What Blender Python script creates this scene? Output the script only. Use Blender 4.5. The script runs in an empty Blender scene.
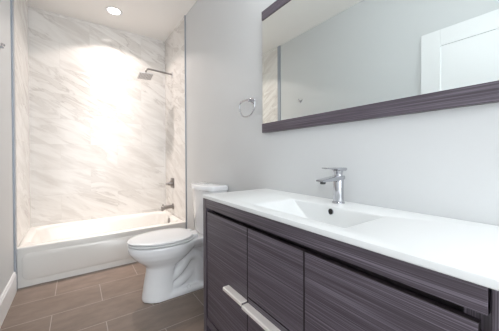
import bpy, bmesh, math, random
from mathutils import Vector, Matrix

S = bpy.context.scene
COL = S.collection
PI = math.pi

# ------------------------------------------------------------------ camera
cam_d = bpy.data.cameras.new('camera')
cam = bpy.data.objects.new('camera', cam_d)
COL.objects.link(cam)
cam_d.sensor_fit = 'HORIZONTAL'
cam_d.sensor_width = 36.0
cam_d.lens = 247.2854 / 499 * 36.0
cam_d.shift_y = -5.75 / 499
cam_d.clip_start = 0.02
Rv = Vector((0.81984831, -0.5725675, -0.00389979))
Uv = Vector((0.00898002, 0.00604766, 0.99994139))
Fv = Vector((0.57251035, 0.81983528, -0.01009983))
M = Matrix(((Rv.x, Uv.x, -Fv.x, 0.4411), (Rv.y, Uv.y, -Fv.y, 0.0),
            (Rv.z, Uv.z, -Fv.z, 1.1275), (0, 0, 0, 1)))
cam.matrix_world = M
S.camera = cam

# ------------------------------------------------------------------ world, light, exposure
W = bpy.data.worlds.new('world')
S.world = W
W.use_nodes = True
bg = W.node_tree.nodes['Background']
bg.inputs['Color'].default_value = (0.92, 0.965, 1.0, 1)
bg.inputs['Strength'].default_value = 3.8

S.view_settings.view_transform = 'Standard'
S.view_settings.look = 'None'
S.view_settings.gamma = 1
S.view_settings.use_curve_mapping = False
S.view_settings.exposure = 0.30

DOWN_W, DOWN_C = 52.0, (1.0, 0.88, 0.81)
VAN_W, VAN_C = 3.7, (0.92, 0.97, 1.0)


def lamp(name, kind, loc, power, col, size=0.05, rot=None, parent=None):
    d = bpy.data.lights.new(name, kind)
    d.energy = power
    d.color = col
    if kind == 'AREA':
        d.shape = 'DISK'
        d.size = size
    else:
        d.shadow_soft_size = size
    o = bpy.data.objects.new(name, d)
    COL.objects.link(o)
    o.location = loc
    if rot:
        o.rotation_euler = rot
    if parent:
        o.parent = parent
    return o


# ------------------------------------------------------------------ materials
def srgb(r, g, b):
    f = lambda c: (c / 255 / 12.92) if c / 255 <= 0.04045 else ((c / 255 + 0.055) / 1.055) ** 2.4
    return (f(r), f(g), f(b), 1)


class NT:
    def __init__(s, name):
        s.m = bpy.data.materials.new(name)
        s.m.use_nodes = True
        s.t = s.m.node_tree
        s.b = s.t.nodes['Principled BSDF']

    def n(s, typ, **kw):
        nd = s.t.nodes.new(typ)
        for k, v in kw.items():
            if hasattr(nd, k) and k not in ('Scale',):
                setattr(nd, k, v)
            else:
                nd.inputs[k].default_value = v
        return nd

    def l(s, a, b):
        s.t.links.new(a, b)

    def set(s, **kw):
        for k, v in kw.items():
            s.b.inputs[k.replace('_', ' ')].default_value = v

    def math(s, op, a, b=None, c=None):
        nd = s.t.nodes.new('ShaderNodeMath')
        nd.operation = op
        for i, v in enumerate((a, b, c)):
            if v is None:
                continue
            if isinstance(v, (int, float)):
                nd.inputs[i].default_value = v
            else:
                s.l(v, nd.inputs[i])
        return nd.outputs[0]

    def ramp(s, fac, stops):
        r = s.t.nodes.new('ShaderNodeValToRGB')
        e = r.color_ramp.elements
        while len(e) < len(stops):
            e.new(0.5)
        for i, (p, c) in enumerate(stops):
            e[i].position = p
            e[i].color = c if len(c) == 4 else (*c, 1)
        s.l(fac, r.inputs[0])
        return r.outputs[0]

    def mix(s, fac, a, b, mode='MIX'):
        nd = s.t.nodes.new('ShaderNodeMix')
        nd.data_type = 'RGBA'
        nd.blend_type = mode
        for i, v in ((0, fac), (6, a), (7, b)):
            if isinstance(v, (int, float)):
                nd.inputs[i].default_value = v
            elif isinstance(v, tuple):
                nd.inputs[i].default_value = v
            else:
                s.l(v, nd.inputs[i])
        return nd.outputs[2]

    def bump(s, h, strength=0.2, dist=0.002):
        b = s.t.nodes.new('ShaderNodeBump')
        b.inputs['Strength'].default_value = strength
        b.inputs['Distance'].default_value = dist
        s.l(h, b.inputs['Height'])
        s.l(b.outputs[0], s.b.inputs['Normal'])


def plain(name, col, rough=0.5, metal=0.0, coat=0.0, bump=None, var=0.0):
    t = NT(name)
    t.set(Base_Color=col, Roughness=rough, Metallic=metal)
    if coat:
        t.b.inputs['Coat Weight'].default_value = coat
        t.b.inputs['Coat Roughness'].default_value = 0.05
    tc = t.n('ShaderNodeTexCoord')
    nz = t.n('ShaderNodeTexNoise')
    nz.inputs['Scale'].default_value = bump[0] if bump else 6.0
    nz.inputs['Detail'].default_value = 3.0
    t.l(tc.outputs['Object'], nz.inputs['Vector'])
    if var:
        c2 = (col[0] * (1 - var), col[1] * (1 - var), col[2] * (1 - var), 1)
        t.l(t.mix(nz.outputs[0], col, c2), t.b.inputs['Base Color'])
    if bump:
        t.bump(nz.outputs[0], bump[1], 0.001)
    return t.m


M_WALL = plain('painted_wall', srgb(211, 213, 214), 0.55, bump=(180, 0.05), var=0.02)
M_CEIL = plain('ceiling_paint', srgb(243, 241, 238), 0.7, bump=(180, 0.05), var=0.01)
M_TRIMW = plain('white_trim_paint', srgb(236, 237, 238), 0.35, var=0.01)
M_CERAMIC = plain('white_vitreous_china', srgb(238, 239, 241), 0.12, coat=0.5, var=0.01)
M_TUB = plain('tub_enamel', srgb(228, 226, 222), 0.16, coat=0.4, var=0.01)
M_TOP = plain('white_ceramic_top', srgb(228, 230, 230), 0.3, coat=0.0, var=0.01)
M_SEAT = plain('seat_plastic', srgb(240, 240, 241), 0.2, var=0.01)
M_CHROME = plain('chrome', srgb(196, 197, 202), 0.07, 1.0)
M_NICKEL = plain('brushed_nickel', srgb(150, 145, 142), 0.28, 1.0)
M_SHOWER = plain('satin_nickel_light', srgb(214, 211, 211), 0.38, 0.9)
M_ALU = plain('anodised_edge_trim', srgb(158, 165, 175), 0.4, 0.35)
M_BAR = plain('satin_aluminium_bar', srgb(240, 234, 230), 0.35, 0.25)
M_DARK = plain('dark_void', srgb(18, 16, 17), 0.8)
M_RUB = plain('rubber', srgb(60, 62, 64), 0.6)
t = NT('mirror_silver')
t.set(Base_Color=(0.80, 0.845, 0.835, 1), Metallic=1.0, Roughness=0.0)
M_MIRROR = t.m


def emit(name, col, s):
    t = NT(name)
    t.set(Base_Color=(0.9, 0.9, 0.9, 1))
    t.b.inputs['Emission Color'].default_value = (*col, 1)
    t.b.inputs['Emission Strength'].default_value = s
    return t.m


M_LENS = emit('lit_lens', (1.0, 0.93, 0.86), 9.0)
M_SHADE = emit('lit_frosted_glass', (0.96, 0.98, 1.0), 6.0)


def tile_mat(name, ax_u, ou, oz, flip=1.0):
    """large white marble-look wall tile, 0.60 x 0.30 running bond"""
    t = NT(name)
    g = t.n('ShaderNodeNewGeometry')
    sp = t.n('ShaderNodeSeparateXYZ')
    t.l(g.outputs['Position'], sp.inputs[0])
    u = t.math('SUBTRACT', sp.outputs[ax_u], ou)
    z = t.math('SUBTRACT', sp.outputs['Z'], oz)
    cb = t.n('ShaderNodeCombineXYZ')
    t.l(u, cb.inputs[0])
    t.l(z, cb.inputs[1])
    br = t.n('ShaderNodeTexBrick')
    br.offset = 0.5
    br.inputs['Scale'].default_value = 1.0
    br.inputs['Mortar Size'].default_value = 0.0016
    br.inputs['Mortar Smooth'].default_value = 0.2
    br.inputs['Brick Width'].default_value = 0.60
    br.inputs['Row Height'].default_value = 0.30
    br.inputs['Color1'].default_value = (0, 0, 0, 1)
    br.inputs['Color2'].default_value = (1, 1, 1, 1)
    br.inputs['Mortar'].default_value = (0.5, 0.5, 0.5, 1)
    t.l(cb.outputs[0], br.inputs['Vector'])
    # each tile is cut from another place of the slab
    rnd = t.math('MULTIPLY', br.outputs['Color'], 7.3)
    c2 = t.n('ShaderNodeCombineXYZ')
    t.l(t.math('MULTIPLY', u, flip), c2.inputs[0])
    t.l(z, c2.inputs[1])
    t.l(rnd, c2.inputs[2])
    mp = t.n('ShaderNodeMapping')
    mp.vector_type = 'TEXTURE'
    mp.inputs['Rotation'].default_value = (0, 0, math.radians(-27))
    mp.inputs['Scale'].default_value = (1.0, 0.20, 1.0)
    t.l(c2.outputs[0], mp.inputs['Vector'])
    n1 = t.n('ShaderNodeTexNoise')
    n1.inputs['Scale'].default_value = 2.1
    n1.inputs['Detail'].default_value = 6
    n1.inputs['Roughness'].default_value = 0.58
    n1.inputs['Distortion'].default_value = 0.7
    t.l(mp.outputs[0], n1.inputs['Vector'])
    soft = t.ramp(n1.outputs[0], [(0.40, (0, 0, 0)), (0.72, (1, 1, 1))])
    vein = t.math('ABSOLUTE', t.math('SUBTRACT', n1.outputs[0], 0.55))
    vein = t.ramp(vein, [(0.0, (1, 1, 1)), (0.035, (0, 0, 0))])
    n2 = t.n('ShaderNodeTexNoise')
    n2.inputs['Scale'].default_value = 1.4
    t.l(c2.outputs[0], n2.inputs['Vector'])
    msk = t.ramp(n2.outputs[0], [(0.42, (0, 0, 0)), (0.62, (1, 1, 1))])
    base = t.mix(t.math('MULTIPLY', soft, 0.72), srgb(233, 231, 228), srgb(203, 198, 193))
    base = t.mix(t.math('MULTIPLY', t.math('MULTIPLY', vein, msk), 0.55), base, srgb(176, 170, 165))
    base = t.mix(t.math('MULTIPLY', br.outputs['Fac'], 0.55), base, srgb(214, 211, 207))
    t.l(base, t.b.inputs['Base Color'])
    t.set(Roughness=0.06)
    t.b.inputs['Specular IOR Level'].default_value = 0.25
    h = t.math('SUBTRACT', 1.0, br.outputs['Fac'])
    t.bump(h, 0.25, 0.001)
    return t.m


M_TILE_BACK = tile_mat('marble_tile_back', 'X', 0.285, 0.69)
M_TILE_L = tile_mat('marble_tile_left', 'Y', 2.93, 0.69)
M_TILE_R = tile_mat('marble_tile_right', 'Y', 3.02, 0.69, -1.0)


def floor_mat():
    t = NT('floor_tile')
    g = t.n('ShaderNodeNewGeometry')
    mp = t.n('ShaderNodeMapping')
    mp.inputs['Location'].default_value = (-0.285, -(2.87 - 0.305 * 20), 0)
    t.l(g.outputs['Position'], mp.inputs['Vector'])
    br = t.n('ShaderNodeTexBrick')
    br.offset = 0.5
    for k, v in (('Scale', 1.0), ('Mortar Size', 0.0024), ('Mortar Smooth', 0.1), ('Brick Width', 0.625), ('Row Height', 0.305)):
        br.inputs[k].default_value = v
    br.inputs['Color1'].default_value = (0, 0, 0, 1)
    br.inputs['Color2'].default_value = (1, 1, 1, 1)
    t.l(mp.outputs[0], br.inputs['Vector'])
    c = t.n('ShaderNodeMapping')
    c.inputs['Scale'].default_value = (1.0, 2.2, 1)
    t.l(g.outputs['Position'], c.inputs['Vector'])
    n1 = t.n('ShaderNodeTexNoise')
    n1.inputs['Scale'].default_value = 5.5
    n1.inputs['Detail'].default_value = 6
    n1.inputs['Roughness'].default_value = 0.62
    t.l(c.outputs[0], n1.inputs['Vector'])
    f = t.ramp(n1.outputs[0], [(0.3, (0, 0, 0)), (0.7, (1, 1, 1))])
    base = t.mix(f, srgb(113, 98, 88), srgb(138, 121, 110))
    base = t.mix(t.math('MULTIPLY', br.outputs['Color'], 0.25), base, srgb(114, 103, 96))
    base = t.mix(t.math('MULTIPLY', br.outputs['Fac'], 0.9), base, srgb(172, 163, 155))
    t.l(base, t.b.inputs['Base Color'])
    t.set(Roughness=0.42)
    t.bump(t.math('SUBTRACT', 1.0, br.outputs['Fac']), 0.3, 0.001)
    return t.m


M_FLOOR = floor_mat()


def wood_mat(name, axis):
    """dark grey-violet woodgrain laminate, fine streaks running along `axis`"""
    t = NT(name)
    g = t.n('ShaderNodeNewGeometry')
    out = []
    for sc_long, sc_fine, det in ((1.6, 330.0, 2), (3.5, 640.0, 2)):
        mp = t.n('ShaderNodeMapping')
        s = [sc_fine] * 3
        s['XYZ'.index(axis)] = sc_long
        mp.inputs['Scale'].default_value = s
        t.l(g.outputs['Position'], mp.inputs['Vector'])
        nz = t.n('ShaderNodeTexNoise')
        nz.inputs['Scale'].default_value = 1.0
        nz.inputs['Detail'].default_value = det
        nz.inputs['Roughness'].default_value = 0.6
        t.l(mp.outputs[0], nz.inputs['Vector'])
        out.append(nz.outputs[0])
    v = t.math('ADD', t.math('MULTIPLY', out[0], 0.6), t.math('MULTIPLY', out[1], 0.4))
    col = t.ramp(v, [(0.32, srgb(54, 46, 51)), (0.50, srgb(79, 71, 80)), (0.67, srgb(128, 120, 132))])
    t.l(col, t.b.inputs['Base Color'])
    t.set(Roughness=0.38)
    t.bump(v, 0.12, 0.0008)
    return t.m


M_WOOD = wood_mat('wenge_laminate_horizontal', 'Y')
M_WOODV = wood_mat('wenge_laminate_vertical', 'Z')
M_DARKWOOD_SHADE = plain('dark_laminate_and_seam_shade', srgb(44, 36, 40), 0.5, var=0.1)  # dark laminate; on fronts and batten its darkness stands in for gap shade


# ------------------------------------------------------------------ mesh helpers
def obj(name, bm, mat, parent=None, smooth=None, bevel=None, mods=None, loc=None):
    me = bpy.data.meshes.new(name)
    bmesh.ops.recalc_face_normals(bm, faces=bm.faces)
    bm.to_mesh(me)
    bm.free()
    me.materials.append(mat)
    o = bpy.data.objects.new(name, me)
    COL.objects.link(o)
    if smooth is not None:
        for p in me.polygons:
            p.use_smooth = True
        a = me.attributes.get('sharp_edge')
        if smooth < 180:
            try:
                me.set_sharp_from_angle(angle=math.radians(smooth))
            except Exception:
                pass
    if bevel:
        m = o.modifiers.new('bevel', 'BEVEL')
        m.width = bevel
        m.segments = 3
        m.limit_method = 'ANGLE'
        m.angle_limit = math.radians(40)
    if parent:
        o.parent = parent
        o.matrix_parent_inverse = parent.matrix_world.inverted() if False else Matrix.Translation(-parent.location)
    return o


def thing(name, label, cat, loc=(0, 0, 0), group=None):
    o = bpy.data.objects.new(name, None)
    COL.objects.link(o)
    o.location = loc
    o.empty_display_size = 0.05
    return tag(o, label, cat, group)


def tag(o, label, cat, group=None):
    o['label'] = label
    o['category'] = cat
    if group:
        o['group'] = group
    return o


def struct(name, bm, mat, label, cat, **kw):
    o = obj(name, bm, mat, **kw)
    o['kind'] = 'structure'
    return tag(o, label, cat)


def box(bm, x0, x1, y0, y1, z0, z1):
    v = [bm.verts.new((x, y, z)) for x in (x0, x1) for y in (y0, y1) for z in (z0, z1)]
    for f in ((0, 1, 3, 2), (4, 6, 7, 5), (0, 4, 5, 1), (2, 3, 7, 6), (0, 2, 6, 4), (1, 5, 7, 3)):
        bm.faces.new([v[i] for i in f])
    return bm


def bx(*a):
    return box(bmesh.new(), *a)


def loft(bm, loops, cap0=True, cap1=True):
    rows = [[bm.verts.new(p) for p in lp] for lp in loops]
    n = len(rows[0])
    for a, b in zip(rows, rows[1:]):
        for i in range(n):
            bm.faces.new((a[i], a[(i + 1) % n], b[(i + 1) % n], b[i]))
    if cap0:
        bm.faces.new(rows[0][::-1])
    if cap1:
        bm.faces.new(rows[-1])
    return bm


def rrect(x0, x1, y0, y1, r, z, n=6):
    pts = []
    r = max(r, 0.0005)
    for cx, cy, a0 in ((x1 - r, y1 - r, 0), (x0 + r, y1 - r, 90), (x0 + r, y0 + r, 180), (x1 - r, y0 + r, 270)):
        for k in range(n + 1):
            a = math.radians(a0 + 90 * k / n)
            pts.append((cx + r * math.cos(a), cy + r * math.sin(a), z))
    return pts


def circ(c, ax, r, n=24):
    """circle loop about point c, normal ax"""
    ax = Vector(ax).normalized()
    u = ax.orthogonal().normalized()
    w = ax.cross(u)
    c = Vector(c)
    return [tuple(c + r * (math.cos(2 * PI * k / n) * u + math.sin(2 * PI * k / n) * w)) for k in range(n)]


def lathe(bm, c, ax, prof, n=28):
    ax = Vector(ax).normalized()
    c = Vector(c)
    return loft(bm, [circ(c + ax * h, ax, max(r, 1e-4), n) for h, r in prof])


def tube(bm, pts, rad, n=16, closed=False):
    pts = [Vector(p) for p in pts]
    rows = []
    u = None
    m = len(pts)
    for i, p in enumerate(pts):
        if closed:
            t = (pts[(i + 1) % m] - pts[i - 1]).normalized()
        else:
            t = (pts[min(i + 1, m - 1)] - pts[max(i - 1, 0)]).normalized()
        if u is None:
            u = t.orthogonal().normalized()
        else:
            u = (u - t * u.dot(t)).normalized()
        w = t.cross(u)
        r = rad[i] if isinstance(rad, (list, tuple)) else rad
        rows.append([bm.verts.new(p + r * (math.cos(2 * PI * k / n) * u + math.sin(2 * PI * k / n) * w)) for k in range(n)])
    R = list(zip(rows, rows[1:]))
    if closed:
        R.append((rows[-1], rows[0]))
    for a, b in R:
        for k in range(n):
            bm.faces.new((a[k], a[(k + 1) % n], b[(k + 1) % n], b[k]))
    if not closed:
        bm.faces.new(rows[0][::-1])
        bm.faces.new(rows[-1])
    return bm


def spline(pts, n=8):
    P = [Vector(p) for p in pts]
    P = [P[0] * 2 - P[1]] + P + [P[-1] * 2 - P[-2]]
    out = []
    for i in range(1, len(P) - 2):
        for k in range(n):
            t = k / n
            a, b, c, d = P[i - 1:i + 3]
            out.append(0.5 * (2 * b + (c - a) * t + (2 * a - 5 * b + 4 * c - d) * t * t + (3 * b - a - 3 * c + d) * t ** 3))
    out.append(P[-2])
    return out


# ------------------------------------------------------------------ room shell
XR, YB, YF, ZC = 1.524, 3.6924, -1.05, 2.827
T = 0.10
struct('floor', bx(-T, XR + T, YF - T - 1.0, YB + T, -T, 0), M_FLOOR, 'taupe rectangular floor tiles with pale grout laid in running bond', 'floor')
struct('ceiling', bx(-T, XR + T, YF - T, YB + T, ZC, ZC + T), M_CEIL, 'plain white painted ceiling above the bathroom', 'ceiling')
struct('wall_left', bx(-T, 0, YF - T, YB + T, 0, ZC), M_WALL, 'pale grey painted wall on the left of the room', 'wall')
struct('wall_right', bx(XR, XR + T, YF - T, YB + T, 0, ZC), M_WALL, 'pale grey painted wall behind mirror, vanity and toilet', 'wall')
struct('wall_back', bx(0, XR, YB, YB + T, 0, ZC), M_TILE_BACK, 'marble-look tiled wall along the back of the bathtub', 'wall')
b = bx(0, 0.05, YF - T, YF, 0, ZC)  # unseen wall; its wide opening is added to let fill daylight in
box(b, 1.47, XR, YF - T, YF, 0, ZC)
box(b, 0.05, 1.47, YF - T, YF, 2.55, ZC)
struct('wall_front', b, M_WALL, 'pale grey wall with a wide opening added behind the viewer to let daylight in', 'wall')
# tiled returns at both ends of the tub
TY = 2.885
struct('wall_left_tiling', bx(0, 0.010, TY, YB, 0, ZC), M_TILE_L, 'marble-look tiling on the left end wall of the tub', 'tiled wall')
struct('wall_right_tiling', bx(XR - 0.010, XR, TY, YB, 0, ZC), M_TILE_R, 'marble-look tiling on the shower fittings end wall of the tub', 'tiled wall')
struct('trim_1', bx(0.0, 0.013, TY - 0.060, TY, 0.0, ZC), M_ALU, 'slim metal strip edging the tiling on the left wall', 'trim', bevel=0.001)
struct('trim_2', bx(XR - 0.013, XR, TY - 0.012, TY, 0.0, ZC), M_ALU, 'slim metal strip edging the tiling beside the toilet', 'trim', bevel=0.001)


def baseboard(name, x0, x1, y0, y1, label):
    bm = bmesh.new()
    d = x1 > XR / 2
    # profile: flat face with a small stepped cap
    xw, xf = (x1, x0) if d else (x0, x1)
    s = -1 if d else 1
    prof = [(xw, 0), (xf, 0), (xf, 0.150), (xf - s * 0.005, 0.158), (xf - s * 0.005, 0.168), (xf - s * 0.010, 0.175), (xw, 0.175)]
    loft(bm, [[(p[0], y, p[1]) for p in prof] for y in (y0, y1)])
    return struct(name, bm, M_TRIMW, label, 'baseboard', bevel=0.0015)


baseboard('baseboard_left', 0, 0.016, 1.09, TY - 0.060, 'white baseboard along the left wall up to the tub')
baseboard('baseboard_right', XR - 0.016, XR, 1.362, TY - 0.012, 'white baseboard behind the toilet')

# white door in the left wall, seen in the mirror
bm = bmesh.new()
box(bm, 0, 0.022, 0.80, 0.942, 0, 2.205)
box(bm, 0, 0.022, -0.14, 0.0, 0, 2.205)
box(bm, 0, 0.022, 0.0, 0.80, 2.065, 2.205)
struct('trim_3', bm, M_TRIMW, 'wide flat white casing around the door, seen in the mirror', 'trim', bevel=0.002)
bm = bmesh.new()
box(bm, 0, 0.014, 0.0, 0.80, 0.006, 2.065)
d1 = struct('door_1', bm, M_TRIMW, 'flat white door reflected at the right end of the mirror', 'door', bevel=0.001)

# ------------------------------------------------------------------ bathtub
x0, x1, y0, y1 = 0.0105, XR - 0.0105, TY + 0.003, YB - 0.001
ZT = 0.353
tub = thing('bathtub', 'white alcove bathtub with embossed apron along the tiled back wall', 'bathtub', ((x0 + x1) / 2, (y0 + y1) / 2, 0))
bm = bmesh.new()
ix0, ix1, iy0, iy1 = x0 + 0.060, x1 - 0.050, y0 + 0.085, y1 - 0.055
L = [rrect(x0, x1, y0, y1, 0.004, 0.001), rrect(x0, x1, y0, y1, 0.004, ZT - 0.016)]
for k in range(1, 6):
    a = PI / 2 * k / 5
    e = 0.016 * (1 - math.cos(a))
    L.append(rrect(x0, x1, y0 + e, y1, 0.004 + e * .3, ZT - 0.016 + 0.016 * math.sin(a)))
L.append(rrect(ix0 - 0.02, ix1 + 0.02, iy0 - 0.016, iy1 + 0.016, 0.10, ZT - 0.002))
for e, z in ((0.0, ZT - 0.008), (0.008, ZT - 0.022), (0.014, ZT - 0.05)):
    L.append(rrect(ix0 + e, ix1 - e, iy0 + e, iy1 - e, 0.10, z))
L.append(rrect(ix0 + 0.06, ix1 - 0.035, iy0 + 0.035, iy1 - 0.035, 0.11, ZT - 0.17))
L.append(rrect(ix0 + 0.14, ix1 - 0.065, iy0 + 0.06, iy1 - 0.06, 0.12, ZT - 0.27))
L.append(rrect(ix0 + 0.20, ix1 - 0.11, iy0 + 0.10, iy1 - 0.10, 0.10, ZT - 0.300))
loft(bm, L)
obj('tub_shell', bm, M_TUB, tub, smooth=50)
# embossed apron panel (rounded rectangle standing 5 mm proud) and toe strip
bm = bmesh.new()
pr_ = lambda e, y: [(p[0], y, p[1]) for p in rrect(x0 + 0.030 + e, x1 - 0.030 - e, 0.056 + e, 0.292 - e, 0.055, 0, 8)]
loft(bm, [pr_(0, y0 + 0.001), pr_(0.001, y0 - 0.003), pr_(0.007, y0 - 0.007)])
obj('apron_panel', bm, M_TUB, tub, smooth=35)
ov = obj('overflow_plate', lathe(bmesh.new(), (ix1 - 0.0185, 3.32, 0.285), (-1, 0, 0.14), [(0, 0.034), (0.008, 0.034), (0.012, 0.029), (0.0125, 0.0)], 24), M_NICKEL, tub, smooth=40)
ov['label'] = 'round metal overflow plate'
dr = obj('drain', lathe(bmesh.new(), (ix1 - 0.20, 3.30, ZT - 0.3005), (0, 0, 1), [(0, 0.034), (0.004, 0.033), (0.006, 0.02), (0.006, 0.0)], 24), M_NICKEL, tub, smooth=40)

# tub spout, valve, shower head on the right end wall
XW = XR - 0.010
sp = thing('tub_spout', 'metal tub spout just above the tub rim on the end wall', 'faucet', (XW, 3.357, 0.462))
obj('wall_flange', lathe(bmesh.new(), (XW, 3.357, 0.462), (-1, 0, 0), [(0, 0.042), (0.010, 0.042), (0.018, 0.030)], 24), M_NICKEL, sp, smooth=40)
bm = bmesh.new()
L = []
for x, zc, hw, hh in ((XW - 0.01, 0.462, .025, .025), (XW - 0.06, 0.461, .024, .023), (XW - 0.105, 0.459, .025, .023), (XW - 0.125, 0.455, .027, .027), (XW - 0.148, 0.447, .027, .034), (XW - 0.157, 0.445, .021, .029)):
    L.append([(x, 3.357 + p[0], zc + p[1]) for p in rrect(-hw, hw, -hh, hh, min(hw, hh) * .6, 0, 5)])
loft(bm, L)
lathe(bm, (XW - 0.137, 3.357, 0.476), (0, 0, 1), [(0, 0.007), (0.018, 0.007), (0.024, 0.010), (0.03, 0.006)], 14)
obj('spout_body', bm, M_NICKEL, sp, smooth=45)
va = thing('shower_valve', 'square metal shower valve with lever handle on the end wall', 'shower valve', (XW, 3.371, 0.780))
bm = bmesh.new()
pl = lambda e, x: [(x, 3.371 + p[0], 0.780 + p[1]) for p in rrect(-0.066 + e, 0.066 - e, -0.068 + e, 0.068 - e, 0.014, 0, 5)]
loft(bm, [pl(0, XW), pl(0, XW - 0.006), pl(0.004, XW - 0.010)])
obj('escutcheon', bm, M_NICKEL, va, smooth=40)
bm = lathe(bmesh.new(), (XW - 0.010, 3.371, 0.780), (-1, 0, 0), [(0, 0.034), (0.03, 0.032), (0.055, 0.030), (0.060, 0.025)], 24)
tube(bm, [(XW - 0.045, 3.371, 0.780), (XW - 0.066, 3.374, 0.779), (XW - 0.094, 3.378, 0.776)], [0.020, 0.018, 0.015], 12)
obj('lever_handle', bm, M_NICKEL, va, smooth=45)

sh = thing('overhead_shower', 'square rain shower head on a wall arm above the tub', 'shower', (XW, 3.360, 2.252))
bm = bmesh.new()
pl = lambda e, x: [(x, 3.36 + p[0], 2.252 + p[1]) for p in rrect(-0.028 + e, 0.028 - e, -0.032 + e, 0.032 - e, 0.006, 0, 4)]
loft(bm, [pl(0, XW), pl(0, XW - 0.006), pl(0.003, XW - 0.010)])
obj('wall_flange', bm, M_SHOWER, sh, smooth=40)
arm = spline([(XW - 0.008, 3.36, 2.252), (XW - 0.10, 3.36, 2.258), (1.27, 3.36, 2.266), (1.215, 3.36, 2.268), (1.188, 3.36, 2.257), (1.178, 3.36, 2.232), (1.176, 3.36, 2.205)], 6)
obj('shower_arm', tube(bmesh.new(), arm, 0.0115, 14), M_NICKEL, sh, smooth=60)
tilt = Matrix.Translation((1.170, 3.36, 2.172)) @ Matrix.Rotation(math.radians(-2), 4, 'Y') @ Matrix.Rotation(math.radians(-12), 4, 'X')
bm = bmesh.new()
loft(bm, [rrect(-.081, .081, -.081, .081, .008, -.007), rrect(-.083, .083, -.083, .083, .009, -.004), rrect(-.083, .083, -.083, .083, .009, .004), rrect(-.081, .081, -.081, .081, .008, .006)])
lathe(bm, (0, 0, 0.005), (0, 0, 1), [(0, .030), (.010, .027), (.020, .017), (.034, .015), (.038, .010)], 20)
bmesh.ops.transform(bm, matrix=tilt, verts=bm.verts)
hp = obj('spray_plate', bm, M_SHOWER, sh, smooth=40)
bm = bmesh.new()
for i in range(9):
    for j in range(9):
        px, py = -.068 + .017 * i, -.068 + .017 * j
        lathe(bm, (px, py, -.0065), (0, 0, -1), [(0, .0035), (.003, .0022)], 6)
bmesh.ops.transform(bm, matrix=tilt, verts=bm.verts)
nz = obj('nozzles', bm, M_RUB, hp)
nz['kind'] = 'stuff'

# ------------------------------------------------------------------ toilet
YT = 2.07


def egg(xf, xb, hw, z, n=44, back=2.6, yc=YT, front=2.0):
    """outline pointing to -x, squarer at the back"""
    xm = xf + (xb - xf) * 0.56
    out = []
    for k in range(n):
        a = 2 * PI * k / n
        c, s = math.cos(a), math.sin(a)
        p = back if c > 0 else front
        cc = math.copysign(abs(c) ** (2 / p), c)
        ss = math.copysign(abs(s) ** (2 / p), s)
        out.append((xm + (xb - xm) * cc if c > 0 else xm + (xm - xf) * cc, yc + hw * ss, z))
    return out


to = thing('toilet', 'white two-piece toilet with closed lid between vanity and tub', 'toilet', (1.15, YT, 0))
bm = bmesh.new()
# front column and bowl
loft(bm, [egg(.850, 1.085, .104, 0.0, back=3), egg(.850, 1.085, .104, .02, back=3), egg(.864, 1.09, .100, .12), egg(.882, 1.10, .102, .22),
          egg(.884, 1.12, .108, .262), egg(.862, 1.16, .120, .285), egg(.826, 1.20, .143, .315), egg(.790, 1.24, .166, .350), egg(.761, 1.275, .180, .390),
          egg(.753, 1.29, .185, .420), egg(.753, 1.29, .185, .440), egg(.755, 1.29, .184, .446)])
# hollow-looking rear web, foot plate and back deck
loft(bm, [rrect(1.0, 1.44, YT - .045, YT + .045, .02, 0.0), rrect(1.0, 1.44, YT - .045, YT + .045, .02, .20), rrect(1.0, 1.47, YT - .060, YT + .060, .03, .38)])
loft(bm, [rrect(.90, 1.40, YT - .103, YT + .103, .05, 0.0), rrect(.90, 1.40, YT - .103, YT + .103, .05, .028), rrect(.92, 1.38, YT - .085, YT + .085, .05, .045)])
loft(bm, [rrect(1.16, 1.49, YT - .075, YT + .075, .04, .355), rrect(1.14, 1.505, YT - .120, YT + .120, .04, .400), rrect(1.14, 1.51, YT - .130, YT + .130, .04, .440), rrect(1.14, 1.51, YT - .128, YT + .128, .04, .447)])
for s in (-1, 1):
    y = YT + s * .037
    tube(bm, spline([(1.03, y, .135), (1.10, y, .165), (1.165, y, .225), (1.215, y, .285), (1.275, y, .285), (1.315, y, .225), (1.325, y, .13), (1.33, y, .02)], 6),
         .043, 14)
    tube(bm, spline([(1.06, y, .06), (1.14, y, .085), (1.22, y - s * .012, .13), (1.26, y - s * .03, .17)], 6), .034, 12)
bowl = obj('bowl', bm, M_CERAMIC, to, smooth=180)
m = bowl.modifiers.new('remesh', 'REMESH')
m.mode = 'VOXEL'
m.voxel_size = 0.007
m.use_smooth_shade = True
m = bowl.modifiers.new('smooth', 'SMOOTH')
m.factor = 0.5
m.iterations = 5
bm = bmesh.new()
loft(bm, [egg(.805, 1.235, .140, .4465), egg(.800, 1.24, .142, .4540), egg(.750, 1.258, .188, .4550), egg(.749, 1.258, .189, .460), egg(.756, 1.255, .183, .464)])
obj('seat', bm, M_SEAT, to, smooth=50)
bm = bmesh.new()
lid = [(.055, .4642), (.050, .4730), (.001, .4740), (.0, .481), (.006, .486), (.03, .490), (.09, .492)]
loft(bm, [egg(.749 + e, 1.252 - e * .6, .186 - e, z) for e, z in lid])
obj('lid', bm, M_SEAT, to, smooth=50)
for s in (-1, 1):
    bm = bmesh.new()
    loft(bm, [rrect(1.232, 1.285, YT + s * .075 - .022, YT + s * .075 + .022, .012, .446), rrect(1.232, 1.285, YT + s * .075 - .022, YT + s * .075 + .022, .012, .474), rrect(1.238, 1.279, YT + s * .075 - .017, YT + s * .075 + .017, .010, .480)])
    obj('hinge', bm, M_SEAT, to, smooth=40)


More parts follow.
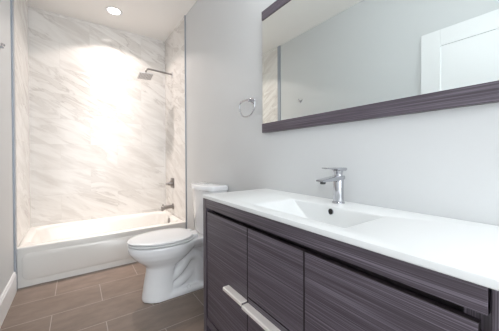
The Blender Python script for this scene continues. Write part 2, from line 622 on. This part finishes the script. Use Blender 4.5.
def tankloop(hw, xb, bow, ends, z, n=14):
    """tank outline: flat back on the wall, bowed front, rounded corners"""
    pts = [(xb, YT - hw), ]
    r = 0.03
    out = []
    # front from -y to +y
    for k in range(n + 1):
        q = -1 + 2 * k / n
        out.append((ends - (ends - bow) * (1 - q * q), YT + (hw - .006) * q if abs(q) < 1 else YT + q * (hw - .006), z))
    c = [(ends + .018, YT + hw, z), (xb - .012, YT + hw, z), (xb, YT + hw - .012, z), (xb, YT - hw + .012, z), (xb - .012, YT - hw, z), (ends + .018, YT - hw, z)]
    return out + c


bm = bmesh.new()
XB = 1.508
loft(bm, [tankloop(.190, XB, 1.335, 1.372, .448), tankloop(.200, XB, 1.325, 1.365, .462), tankloop(.218, XB, 1.302, 1.358, .842)])
obj('tank', bm, M_CERAMIC, to, smooth=50, bevel=0.004)
bm = bmesh.new()
loft(bm, [tankloop(.219, XB + .002, 1.300, 1.356, .841), tankloop(.226, XB + .004, 1.288, 1.346, .846), tankloop(.226, XB + .004, 1.288, 1.346, .874), tankloop(.221, XB, 1.294, 1.352, .883), tankloop(.21, XB - .015, 1.312, 1.37, .887)])
obj('tank_lid', bm, M_CERAMIC, to, smooth=50)
fb = obj('flush_button', lathe(bmesh.new(), (1.405, YT, .8868), (0, 0, 1), [(0, .026), (.004, .026), (.006, .022), (.006, 0)], 24), M_CHROME, to, smooth=40)
fb['label'] = 'round chrome flush button'
for s in (-1, 1):
    obj('bolt_cap', lathe(bmesh.new(), (1.20, YT + s * .084, .040), (0, 0, 1), [(0, .016), (.010, .015), (.017, .010), (.02, .0)], 16), M_CERAMIC, to, smooth=60)

# ------------------------------------------------------------------ vanity cabinet
VF, VY0, VY1 = 1.052, 0.077, 1.3555
XI = XR - 0.002
va = thing('vanity_cabinet', 'dark woodgrain bathroom vanity cabinet under the white sink top', 'vanity', ((VF + XR) / 2, (VY0 + VY1) / 2, 0))
ST = 0.036
for a, c in ((VY0, VY0 + ST), (VY1 - ST, VY1)):
    obj('side_panel', bx(VF - .001, XI, a, c, 0.0, .8885), M_WOODV, va, bevel=0.0012)
ya, yb = VY0 + ST + .004, VY1 - ST - .002
obj('top_rail', bx(VF, VF + .018, ya + .002, yb, .836, .8885), M_WOOD, va, bevel=0.001)
obj('bottom_rail', bx(VF + .002, VF + .020, ya, yb, .150, .196), M_WOOD, va, bevel=0.001)
bm = bmesh.new()
box(bm, VF + .030, XI, VY0 + ST, VY1 - ST, .160, .178)
box(bm, XI - .012, XI, VY0 + ST, VY1 - ST, .178, .80)
obj('carcass', bm, M_DARKWOOD_SHADE, va)
obj('top_batten', bx(VF + .034, VF + .048, VY0 + ST, VY1 - ST, .780, .885), M_DARKWOOD_SHADE, va)  # coloured dark to paint the shade in the gap under the top rail
for a, c in ((VY0 + ST, VY0 + ST + .045), (VY1 - ST - .045, VY1 - ST)):
    obj('front_frame', bx(VF + .020, VF + .036, a, c, .197, .885), M_WOODV, va)
DT, DB = .819, .203
YA, YBm = .896, .565          # seams between door | drawers | door
g = .0028
FX = VF + .001


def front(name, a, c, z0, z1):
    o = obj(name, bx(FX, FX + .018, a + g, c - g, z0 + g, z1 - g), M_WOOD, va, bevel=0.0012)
    o.data.materials.append(M_DARKWOOD_SHADE)          # edges coloured dark, standing in for shade in the seams
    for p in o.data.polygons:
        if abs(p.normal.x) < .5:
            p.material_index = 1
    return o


def pull(parent, a, c, z):
    """aluminium profile pull: flat top lip, rounded nose, short back leg"""
    prof = [(FX + .0005, z + .003), (FX - .030, z + .003), (FX - .034, z), (FX - .034, z - .012), (FX - .031, z - .015), (FX - .028, z - .012), (FX - .028, z - .003), (FX + .0005, z - .003)]
    bm = bmesh.new()
    loft(bm, [[(p[0], y, p[1]) for p in prof] for y in (a, c)])
    o = obj('handle', bm, M_BAR, parent, bevel=0.0008)
    o['label'] = 'pale metal edge pull'
    return o


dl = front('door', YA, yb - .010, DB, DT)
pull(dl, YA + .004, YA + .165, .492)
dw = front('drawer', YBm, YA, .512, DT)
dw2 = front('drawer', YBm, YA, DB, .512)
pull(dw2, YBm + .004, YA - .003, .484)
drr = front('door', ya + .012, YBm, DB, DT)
pull(drr, YBm - .165, YBm - .004, .492)

# ------------------------------------------------------------------ vanity top with sunk basin
CZ0, CZ1 = .8895, .909
cx0, cx1, cy0, cy1 = 1.0474, XR - .001, .076, 1.3563
top = thing('washbasin', 'glossy white counter slab with moulded rectangular sink on the vanity', 'sink', ((cx0 + cx1) / 2, (cy0 + cy1) / 2, CZ0))
bm = bmesh.new()
sx0, sx1, sy0, sy1 = 1.115, 1.372, .455, .940
n = 6
L = [rrect(sx0 + .075, sx1 - .055, sy0 + .16, sy1 - .16, .02, CZ1 - .104, n), rrect(sx0 + .045, sx1 - .008, sy0 + .11, sy1 - .105, .02, CZ1 - .096, n),
     rrect(sx0 - .006, sx1 + .010, sy0 - .010, sy1 + .010, .018, CZ0, n),
     rrect(cx0 + .002, cx1, cy0 + .002, cy1 - .002, .003, CZ0, n), rrect(cx0, cx1, cy0, cy1, .003, CZ0 + .002, n), rrect(cx0, cx1, cy0, cy1, .003, CZ1 - .0035, n),
     rrect(cx0 + .001, cx1, cy0 + .001, cy1 - .001, .003, CZ1 - .001, n), rrect(cx0 + .0035, cx1, cy0 + .0035, cy1 - .0035, .003, CZ1, n),
     rrect(sx0 - .004, sx1 + .004, sy0 - .004, sy1 + .004, .012, CZ1, n), rrect(sx0, sx1, sy0, sy1, .010, CZ1 - .0015, n), rrect(sx0 + .003, sx1 - .002, sy0 + .006, sy1 - .006, .010, CZ1 - .004, n),
     rrect(sx0 + .006, sx1 - .0025, sy0 + .013, sy1 - .013, .010, CZ1 - .009, n), rrect(sx0 + .037, sx1 - .0085, sy0 + .099, sy1 - .094, .015, CZ1 - .073, n),
     rrect(sx0 + .040, sx1 - .0095, sy0 + .106, sy1 - .101, .016, CZ1 - .078, n), rrect(sx0 + .055, sx1 - .022, sy0 + .125, sy1 - .120, .018, CZ1 - .090, n), rrect(sx0 + .085, sx1 - .07, sy0 + .17, sy1 - .17, .02, CZ1 - .094, n)]
loft(bm, L)
# underside shell of the bowl so that it has thickness
obj('counter', bm, M_TOP, top, smooth=35)
oh = obj('overflow_hole', lathe(bmesh.new(), (1.3675, .694, .884), (-1, 0, .1), [(-.002, .0140), (.003, .0140), (.004, .0128), (.003, .012), (.001, .0)], 22), M_CHROME, top, smooth=40)
oh['label'] = 'small round chrome-ringed overflow hole'
obj('hole', lathe(bmesh.new(), (1.3675, .694, .884), (-1, 0, .1), [(.0, .0120), (.0032, .0120)], 22), M_DARK, oh)
obj('drain', lathe(bmesh.new(), (1.245, .70, CZ1 - .0945), (0, 0, 1), [(0, .028), (.003, .027), (.005, .018), (.005, 0)], 24), M_CHROME, top, smooth=40)

# ------------------------------------------------------------------ faucet
fx, fy = 1.455, .718
fa = thing('sink_faucet', 'chrome single-lever faucet standing behind the sink', 'faucet', (fx, fy, CZ1))
bm = lathe(bmesh.new(), (fx, fy, CZ1 + .0002), (0, 0, 1), [(0, .029), (.005, .029), (.008, .026), (.009, .0235), (.06, .0235), (.118, .0245), (.128, .0235)], 32)
obj('body', bm, M_CHROME, fa, smooth=35)
bm = bmesh.new()
L = []
for x, zt, zb, hw in ((fx + .020, .131, .112, .0225), (fx - .02, .130, .106, .0225), (fx - .06, .126, .107, .022), (fx - .10, .121, .107, .021), (fx - .126, .118, .107, .020), (fx - .136, .116, .109, .019)):
    c, h = (zt + zb) / 2, (zt - zb) / 2
    L.append([(x, fy + p[0], CZ1 + c + p[1]) for p in rrect(-hw, hw, -h, h, h * .55, 0, 4)])
loft(bm, L)
obj('spout', bm, M_CHROME, fa, smooth=45)
obj('aerator', lathe(bmesh.new(), (fx - .113, fy, CZ1 + .108), (0, 0, -1), [(0, .0125), (.010, .012), (.011, .009), (.009, 0)], 18), M_RUB, fa, smooth=40)
bm = lathe(bmesh.new(), (fx, fy, CZ1 + .129), (0, 0, 1), [(0, .0225), (.002, .019), (.014, .019), (.018, .021), (.026, .022)], 28)
obj('cartridge_neck', bm, M_CHROME, fa, smooth=35)
bm = bmesh.new()
L = []
for x, zt, zb, hw in ((fx + .040, .166, .156, .0200), (fx + .03, .168, .152, .0225), (fx - .015, .169, .153, .0225), (fx - .03, .168, .160, .021), (fx - .07, .168, .1625, .018), (fx - .100, .170, .166, .015)):
    c, h = (zt + zb) / 2, (zt - zb) / 2
    L.append([(x, fy + p[0], CZ1 + c + p[1]) for p in rrect(-hw, hw, -h, h, h * .6, 0, 4)])
loft(bm, L)
obj('lever', bm, M_CHROME, fa, smooth=45)

# ------------------------------------------------------------------ mirror
mi = thing('wall_mirror', 'wide wall mirror with dark woodgrain rails along top and bottom', 'mirror', (XR, (VY0 + VY1) / 2, 1.70))
MX = 1.500
my0, my1 = .077, 1.3563
obj('mirror_glass', bx(MX, MX + .005, my0, my1, 1.352, 2.078), M_MIRROR, mi)
obj('backing', bx(MX + .005, XR - .0005, my0 + .002, my1 - .002, 1.300, 2.124), M_DARKWOOD_SHADE, mi)
for a, c in ((1.2956, 1.3585), (2.0690, 2.1280)):
    obj('frame_rail', bx(MX - .006, XR - .001, my0 - .0005, my1 + .0005, a, c), M_WOOD, mi, bevel=0.001)

# ------------------------------------------------------------------ towel ring and robe hook
ry, rz = 1.500, 1.548
tr = thing('towel_ring', 'chrome towel ring on the grey wall left of the mirror', 'towel ring', (XR, ry, rz))
bm = lathe(bmesh.new(), (XR - .0002, ry, rz), (-1, 0, 0), [(0, .024), (.006, .024), (.010, .019), (.016, .012), (.034, .010), (.038, .013), (.046, .013), (.050, .009)], 24)
obj('post', bm, M_CHROME, tr, smooth=40)
pts = []
for k in range(40):
    a = 2 * PI * k / 40 - PI / 2
    c_, s_ = math.cos(a), math.sin(a)
    e_ = .42 if s_ > 0 else 1.0                      # straight bar on top, half round below
    pts.append((XR - .041, ry + .024 + .100 * math.copysign(abs(c_) ** (e_ if s_ > 0 else .9), c_),
                rz - .040 + (.046 * abs(s_) ** e_ if s_ > 0 else -.078 * abs(s_))))
obj('ring', tube(bmesh.new(), pts, .0055, 10, closed=True), M_CHROME, tr, smooth=80)

hy, hz = 2.42, 1.905
rh = thing('robe_hook', 'small metal robe hook on the left wall near the tiling', 'hook', (0, hy, hz))
obj('plate', lathe(bmesh.new(), (0.0002, hy, hz), (1, 0, 0), [(0, .022), (.005, .022), (.008, .018)], 20), M_CHROME, rh, smooth=40)
bm = lathe(bmesh.new(), (0.006, hy, hz), (1, 0, 0), [(0, .008), (.022, .007)], 14)
tube(bm, spline([(.026, hy + .002, hz + .014), (.026, hy - .018, hz + .004), (.026, hy - .045, hz), (.028, hy - .06, hz + .008)], 5), .006, 10)
lathe(bm, (.026, hy + .004, hz + .012), (0, .3, 1), [(0, .007), (.008, .009), (.016, .006)], 12)
obj('hook_arm', bm, M_CHROME, rh, smooth=50)

# ------------------------------------------------------------------ lights of the room
dlx, dly = .810, 3.256
rl = thing('recessed_light', 'round lit downlight in the ceiling over the bathtub', 'ceiling light', (dlx, dly, ZC))
bm = bmesh.new()
loft(bm, [circ((dlx, dly, ZC - .0005), (0, 0, 1), .092, 40), circ((dlx, dly, ZC - .006), (0, 0, 1), .088, 40), circ((dlx, dly, ZC - .006), (0, 0, 1), .074, 40), circ((dlx, dly, ZC - .001), (0, 0, 1), .066, 40)], False, False)
obj('trim_ring', bm, M_TRIMW, rl, smooth=50)
obj('lens', lathe(bmesh.new(), (dlx, dly, ZC - .0003), (0, 0, -1), [(0, .066), (.003, .064)], 40), M_LENS, rl)
dl_ = lamp('downlight_lamp', 'SPOT', (dlx, dly, ZC - .012), DOWN_W, DOWN_C, 0.035)
dl_.data.spot_size = math.radians(128)
dl_.data.spot_blend = 0.2
# beam of the reflector: strongest straight down, falling off towards the rim of the cone
dl_.data.use_nodes = True
nt = dl_.data.node_tree
em = nt.nodes['Emission']
tc = nt.nodes.new('ShaderNodeTexCoord')
sx = nt.nodes.new('ShaderNodeSeparateXYZ')
nt.links.new(tc.outputs['Normal'], sx.inputs[0])
ab = nt.nodes.new('ShaderNodeMath')
ab.operation = 'ABSOLUTE'
nt.links.new(sx.outputs['Z'], ab.inputs[0])
pw = nt.nodes.new('ShaderNodeMath')
pw.operation = 'POWER'
pw.inputs[1].default_value = 1.4
nt.links.new(ab.outputs[0], pw.inputs[0])
pw2 = nt.nodes.new('ShaderNodeMath')
pw2.operation = 'POWER'
pw2.inputs[1].default_value = 16.0
nt.links.new(ab.outputs[0], pw2.inputs[0])
ma = nt.nodes.new('ShaderNodeMath')
ma.operation = 'MULTIPLY_ADD'
ma.inputs[1].default_value = 5.0
nt.links.new(pw2.outputs[0], ma.inputs[0])
nt.links.new(pw.outputs[0], ma.inputs[2])
nt.links.new(ma.outputs[0], em.inputs['Strength'])

vl = thing('vanity_light', 'three-lamp bath light bar on the wall above the mirror', 'wall light', (XR, .728, 2.42))
obj('back_bar', bx(XR - .028, XR - .0005, .40, 1.056, 2.385, 2.455), M_CHROME, vl, bevel=0.003)
for k in range(3):
    y = .728 + (k - 1) * .235
    obj('arm', tube(bmesh.new(), [(XR - .027, y, 2.42), (XR - .075, y, 2.42)], .010, 12), M_CHROME, vl, smooth=40)
    obj('shade', lathe(bmesh.new(), (XR - .115, y, 2.345), (0, 0, 1), [(0, .040), (.004, .044), (.145, .044), (.150, .040)], 28), M_SHADE, vl, smooth=40)
    lamp('vanity_lamp', 'POINT', (XR - .190, y, 2.42), VAN_W, VAN_C, 0.045)
